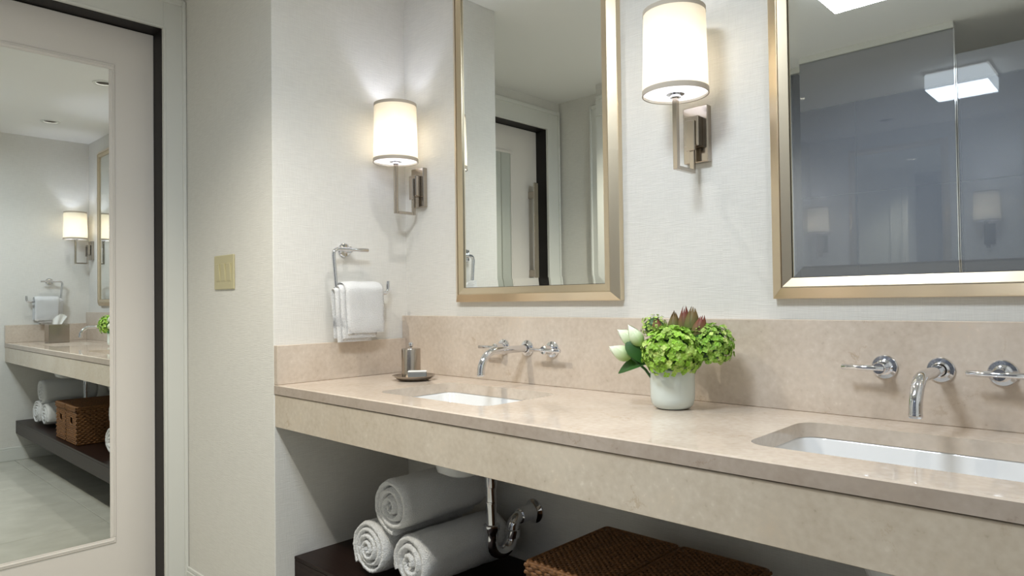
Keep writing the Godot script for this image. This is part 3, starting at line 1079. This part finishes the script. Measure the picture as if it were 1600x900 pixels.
func flowers() -> void:
	var at := V(1.276, 0.0005, 0.168)
	var v := thing("flower_vase", "round white glazed vase holding green flowers, between the two sinks", "vase", at)
	obj("body", lathe_mesh([Vector2(0, 0), Vector2(0.036, 0), Vector2(0.044, 0.003), Vector2(0.051, 0.012), Vector2(0.054, 0.026), Vector2(0.0545, 0.05), Vector2(0.0545, 0.115), Vector2(0.0535, 0.117), Vector2(0.0515, 0.115), Vector2(0.0515, 0.02), Vector2(0, 0.012)], 48), M.vase, v)
	var rt := at + Vector3(0, 0.02, 0)
	hydrangea("large lime-green hydrangea head at the front of the vase", at + Vector3(0.018, 0.140, 0.030), 0.071, rt + Vector3(0.006, 0, 0.01), Color(0.27, 0.52, 0.035), 620)
	hydrangea("lime-green hydrangea head at the vase's right, behind the front one", at + Vector3(0.080, 0.156, -0.038), 0.060, rt + Vector3(0.022, 0, -0.01), Color(0.22, 0.46, 0.035), 440)
	hydrangea("small pale green flower cluster at the top left of the bouquet", at + Vector3(-0.062, 0.200, -0.02), 0.034, rt + Vector3(-0.012, 0, -0.01), Color(0.40, 0.58, 0.10), 150)
	# tulips
	var tl := [
		["white-green tulip bud pointing left, lowest of the vase's tulips", Vector3(-0.078, 0.125, 0.062), Vector3(-0.141, 0.150, 0.068), 0.0175],
		["white-green tulip bud pointing up left, upper of the vase's tulips", Vector3(-0.068, 0.157, 0.042), Vector3(-0.130, 0.192, 0.045), 0.0180],
		["greener tulip bud tucked between the white tulips and the front hydrangea", Vector3(-0.052, 0.155, 0.055), Vector3(-0.090, 0.205, 0.055), 0.0155]]
	for q in tl:
		var o := thing("tulip", q[0], "flower", rt + Vector3(-0.012, 0, 0.008), "tulips in the vase")
		var off: Vector3 = at - o.position
		var a: Vector3 = q[1] + off
		var b: Vector3 = q[2] + off
		obj("petals", bud_mesh(a, b, q[3], 6, Color(0.32, 0.48, 0.13), Color(0.83, 0.87, 0.72), 0.1), M.petal, o)
		obj("stem", tube_mesh([Vector3.ZERO, a * 0.6 + Vector3(0, 0.012, 0), a], 0.0033, 8), M.leaf, o)
	for q in [["broad green leaf bending down at the vase's left rim", Vector3(-0.045, 0.112, 0.045), Vector3(-0.118, 0.083, 0.062), 0.021], ["green leaf standing beside the tulips, left of the front hydrangea", Vector3(-0.048, 0.112, 0.05), Vector3(-0.088, 0.162, 0.070), 0.020], ["dark green leaf between the front and right hydrangeas", Vector3(0.06, 0.115, 0.0), Vector3(0.085, 0.185, 0.005), 0.018]]:
		var o := thing("green_leaf", q[0], "leaf", rt + Vector3(-0.005, 0, 0.004), "leaves in the vase")
		var off: Vector3 = at - o.position
		obj("blade", leaf_mesh(q[1] + off, q[2] + off, Vector3(0.1, 0.75, 0.65).normalized(), q[3]), M.leaf, o)
		obj("stalk", tube_mesh([Vector3.ZERO, (q[1] + off) * 0.6 + Vector3(0, 0.02, 0), q[1] + off], 0.0025, 6), M.leaf, o)
	# dark red-green cone buds
	var red := [
		[Vector3(-0.042, 0.175, -0.005), Vector3(-0.048, 0.222, -0.008), 0.0125, "small olive cone bud at the left of the dark buds"],
		[Vector3(-0.004, 0.175, -0.018), Vector3(-0.004, 0.240, -0.022), 0.0135, "olive-brown cone bud standing second from left"],
		[Vector3(0.022, 0.170, -0.022), Vector3(0.022, 0.252, -0.028), 0.0140, "deep red cone bud, tall, left of the tallest pair"],
		[Vector3(0.042, 0.165, -0.020), Vector3(0.048, 0.254, -0.026), 0.0170, "tall green cone bud flushed red, highest of the bouquet"],
		[Vector3(0.060, 0.160, -0.010), Vector3(0.078, 0.230, -0.016), 0.0160, "reddish cone bud leaning right over the right hydrangea"]]
	var i := 0
	for q in red:
		var o := thing("cone_bud", q[3], "flower", rt + Vector3(0.004 * i - 0.004, 0, -0.006), "dark cone buds in the vase")
		var off: Vector3 = at - o.position
		var high := Color(0.20, 0.045, 0.03) if i % 2 == 0 else Color(0.16, 0.10, 0.03)
		obj("bracts", bud_mesh(q[0] + off, q[1] + off, q[2], 7, Color(0.11, 0.20, 0.05), high, 0.25), M.petal, o)
		obj("stem", tube_mesh([Vector3.ZERO, (q[0] + off) * 0.5, q[0] + off], 0.003, 8), M.leaf, o)
		i += 1

# ==================================================================== shelf things
func roll_mesh(r: float, length: float, turns: float, sd: int) -> ArrayMesh:
	# a thick sheet rolled into a spiral, axis along z, front end at z = 0
	var n := noise(sd, 11.0, 3)
	var st := tool()
	var steps := int(turns * 64)
	var pitch := (r - 0.010) / turns
	var th := pitch * 0.90
	var zs := [0.0, 0.03]
	for k in range(1, 36):
		zs.append(0.03 + 0.94 * k / 36.0)
	zs.append(0.97)
	zs.append(1.0)
	var fluff := noise(sd + 50, 95.0, 2)
	var rings := []
	for i in steps + 1:
		var q := float(i) / steps
		var a := q * turns * TAU + sd
		var rc := 0.010 + (r - 0.010) * q - th * 0.5
		var wob := 1.0 + 0.05 * sin(a * 1.0 + sd) * q
		var ring := []
		for side in [1.0, -1.0]:
			for j in zs.size():
				var k: float = zs[j] if side > 0 else zs[zs.size() - 1 - j]
				var e := 1.0
				if k == 0.0 or k == 1.0:
					e = 0.42
				var z := -k * length
				if k == 0.0:
					z += 0.007 + 0.006 * n.get_noise_2d(a * 0.02, 3.0) + 0.010 * (1.0 - q)
				if k == 1.0:
					z -= 0.006
				var rad: float = (rc + th * 0.5 * e * side) * wob
				rad += 0.0035 * n.get_noise_3d(cos(a) * 0.05, sin(a) * 0.05, z * 0.6 + q) * (1.0 if side > 0 else 0.3)
				rad += 0.0016 * fluff.get_noise_3d(cos(a) * rad, sin(a) * rad, z)
				ring.append(Vector3(cos(a) * rad, sin(a) * rad * 0.97, z + 0.0025 * fluff.get_noise_3d(z, cos(a) * rad * 2.0, sin(a) * rad * 2.0)))
		rings.append(ring)
	loft(st, rings)
	var m := zs.size() * 2
	for i in [0, steps]:
		flat(st)
		for j in range(1, m / 2):
			var a0: Vector3 = rings[i][j - 1]
			var a1: Vector3 = rings[i][j]
			var b1: Vector3 = rings[i][m - 1 - j]
			var b0: Vector3 = rings[i][m - j]
			quad(st, a0, a1, b1, b0)
	return done(st)

func rolled_towels() -> void:
	var r := 0.094
	var kinds := [roll_mesh(r, 0.33, 3.6, 1), roll_mesh(r, 0.33, 4.3, 2), roll_mesh(r, 0.33, 3.1, 3)]
	var y := -0.589 + r * 0.985
	var spots := [
		[0.348, y, 0.425, 1, "rolled white towel on the shelf, lower left of the stack by the alcove wall"],
		[0.542, y, 0.412, 2, "rolled white towel on the shelf, lower right of the stack beside the sink trap"],
		[0.462, y + 0.150, 0.420, 0, "rolled white towel resting on top of two others by the sink trap"],
		[W - 0.352, y, 0.425, 1, "lower rolled white towel next to the far end wall, seen in mirrored door"],
		[W - 0.545, y, 0.420, 2, "lower rolled white towel of the far stack, nearer the baskets, seen in mirrored door"],
		[W - 0.448, y + 0.156, 0.420, 0, "rolled white towel on top of the far-end stack, seen in mirrored door"]]
	var k := 0
	for s in spots:
		var o := solo("rolled_towel", kinds[s[3]], M.terry, s[4], "towel", V(s[0], s[1], s[2]), "rolled white towels")
		o.rotation.y = deg_to_rad([2.0, -2.0, 1.0, -2.0, 1.0, -1.0][k])
		k += 1

func weave(st: SurfaceTool, org: Vector3, u: Vector3, v: Vector3, n: Vector3, w: float, h: float, rows: int, waves: int, hole := Rect2()) -> void:
	# flat strands going over and under: one zigzag band per row, rounded in section
	var dh := h / rows
	var amp := minf(0.0028, dh * 0.27)
	var steps := waves * 4
	for i in rows:
		var ph := 0.0 if i % 2 == 0 else PI
		var path := []
		for k in steps + 1:
			var q := float(k) / steps
			var wave := cos(q * waves * PI + ph)
			path.append(org + u * w * q + v * dh * (i + 0.5) + n * (amp * wave))
		st.set_smooth_group(1)
		for k in steps:
			if hole.has_point(Vector2(w * (k + 0.5) / steps, dh * (i + 0.5))):
				continue
			for s in 4:
				var prof := [Vector2(-0.55, -0.4), Vector2(-0.32, 0.7), Vector2(0.0, 1.0), Vector2(0.32, 0.7), Vector2(0.55, -0.4)]
				var a: Vector2 = prof[s]
				var b: Vector2 = prof[s + 1]
				var f := dh
				var g := amp
				quad(st, path[k] + v * a.x * f + n * a.y * g, path[k + 1] + v * a.x * f + n * a.y * g, path[k + 1] + v * b.x * f + n * b.y * g, path[k] + v * b.x * f + n * b.y * g)

func baskets() -> void:
	var y := -0.589
	for s in [[1.040, "brown woven lidded basket on the shelf, nearer the sink trap"], [1.274, "brown woven lidded basket on the shelf, farther from the sink trap"]]:
		var o := thing("wicker_basket", s[1], "basket", V(s[0], y + 0.0005, 0.128), "woven baskets on the shelf")
		var w := 0.228
		var d := 0.335
		var h := 0.206
		# hollow core of the same cane, open behind the hand hole
		var hx0 := w * 0.5 - 0.03
		var hx1 := w * 0.5 + 0.03
		var core := tool()
		cbox(core, Vector3(0.007, 0.0, 0.007), Vector3(w - 0.007, 0.006, d - 0.007), 0.001)
		cbox(core, Vector3(0.007, 0.006, 0.007), Vector3(0.011, h, d - 0.007), 0.001)
		cbox(core, Vector3(w - 0.011, 0.006, 0.007), Vector3(w - 0.007, h, d - 0.007), 0.001)
		cbox(core, Vector3(0.011, 0.006, 0.007), Vector3(w - 0.011, h, 0.011), 0.001)
		cbox(core, Vector3(0.011, 0.006, d - 0.011), Vector3(hx0, h, d - 0.007), 0.001)
		cbox(core, Vector3(hx1, 0.006, d - 0.011), Vector3(w - 0.011, h, d - 0.007), 0.001)
		cbox(core, Vector3(hx0, 0.006, d - 0.011), Vector3(hx1, 0.122, d - 0.007), 0.001)
		cbox(core, Vector3(hx0, 0.168, d - 0.011), Vector3(hx1, h, d - 0.007), 0.001)
		obj("core", done(core), M.wicker, o)
		var st := tool()
		weave(st, Vector3(0.004, 0.002, d - 0.006), Vector3.RIGHT, Vector3.UP, Vector3(0, 0, 1), w - 0.008, h, 17, 14, Rect2(hx0 - 0.004, 0.12, 0.06, 0.046))
		obj("front_weave", done(st), M.wicker, o).set_meta("kind", "stuff")
		st = tool()
		weave(st, Vector3(0.006, 0.002, 0.006), Vector3(0, 0, 1), Vector3.UP, Vector3(-1, 0, 0), d - 0.012, h, 17, 20)
		weave(st, Vector3(w - 0.006, 0.002, 0.006), Vector3(0, 0, 1), Vector3.UP, Vector3(1, 0, 0), d - 0.012, h, 17, 20)
		obj("side_weave", done(st), M.wicker, o).set_meta("kind", "stuff")
		# lid with a woven top and skirt
		var lid := tool()
		cbox(lid, Vector3(0.003, h, 0.003), Vector3(w - 0.003, h + 0.027, d - 0.001), 0.012)
		var l := obj("lid", done(lid), M.wicker, o)
		st = tool()
		weave(st, Vector3(0.004, h + 0.0275, 0.006), Vector3.RIGHT, Vector3(0, 0, 1), Vector3.UP, w - 0.008, d - 0.008, 40, 22)
		var brd := tool()
		var yb := h + 0.0275
		tube(brd, rounded([Vector3(w * 0.5, yb, 0.004), Vector3(0.004, yb, 0.004), Vector3(0.004, yb, d - 0.002), Vector3(w - 0.004, yb, d - 0.002), Vector3(w - 0.004, yb, 0.004), Vector3(w * 0.5, yb, 0.004)], 0.012, 5), 0.0048, 8)
		obj("lid_border", done(brd), M.wicker, l)
		obj("lid_weave", done(st), M.wicker, l).set_meta("kind", "stuff")
		st = tool()
		weave(st, Vector3(0.002, h + 0.001, d + 0.0005), Vector3.RIGHT, Vector3.UP, Vector3(0, 0, 1), w - 0.004, 0.026, 3, 16)
		weave(st, Vector3(0.002, h + 0.001, 0.003), Vector3(0, 0, 1), Vector3.UP, Vector3(-1, 0, 0), d - 0.006, 0.026, 3, 20)
		weave(st, Vector3(w - 0.002, h + 0.001, 0.003), Vector3(0, 0, 1), Vector3.UP, Vector3(1, 0, 0), d - 0.006, 0.026, 3, 20)
		obj("lid_rim_weave", done(st), M.wicker, l).set_meta("kind", "stuff")
		var hp := []
		for p in rrect(w * 0.5, 0.145, 0.030, 0.023, 0.014, 0.0, 5):
			hp.append(Vector3(p.x, p.z, d - 0.005))
		hp.append(hp[0])
		obj("hand_hole_border", tube_mesh(hp, 0.0042, 8, false), M.wicker, o)

# ==================================================================== light switch
func switch_plate() -> void:
	var o := thing("switch_plate", "ivory wall plate with three light switches on the cream wall", "light switch", V(-0.366, 0.390, D))
	obj("plate", box_mesh(Vector3(-0.083, -0.064, 0.0003), Vector3(0.083, 0.064, 0.006), 0.0025), M.ivory, o)
	for k in 3:
		var x := -0.046 + 0.046 * k
		var st := tool()
		cbox(st, Vector3(x - 0.0175, -0.034, 0.006), Vector3(x + 0.0175, 0.034, 0.0072), 0.0005)
		var r := obj("switch_frame", done(st), M.ivory, o)
		st = tool()
		var xf := Transform3D(Basis(Vector3.RIGHT, deg_to_rad(3.5)), Vector3(x, 0, 0.0078))
		cbox(st, Vector3(-0.0155, -0.032, -0.002), Vector3(0.0155, 0.032, 0.002), 0.001, xf)
		obj("rocker", done(st), M.ivory, r)
		st = tool()
		cbox(st, Vector3(x - 0.003, -0.047, 0.0058), Vector3(x + 0.003, -0.041, 0.0066), 0.001)
		obj("screw", done(st), M.ivory, r)
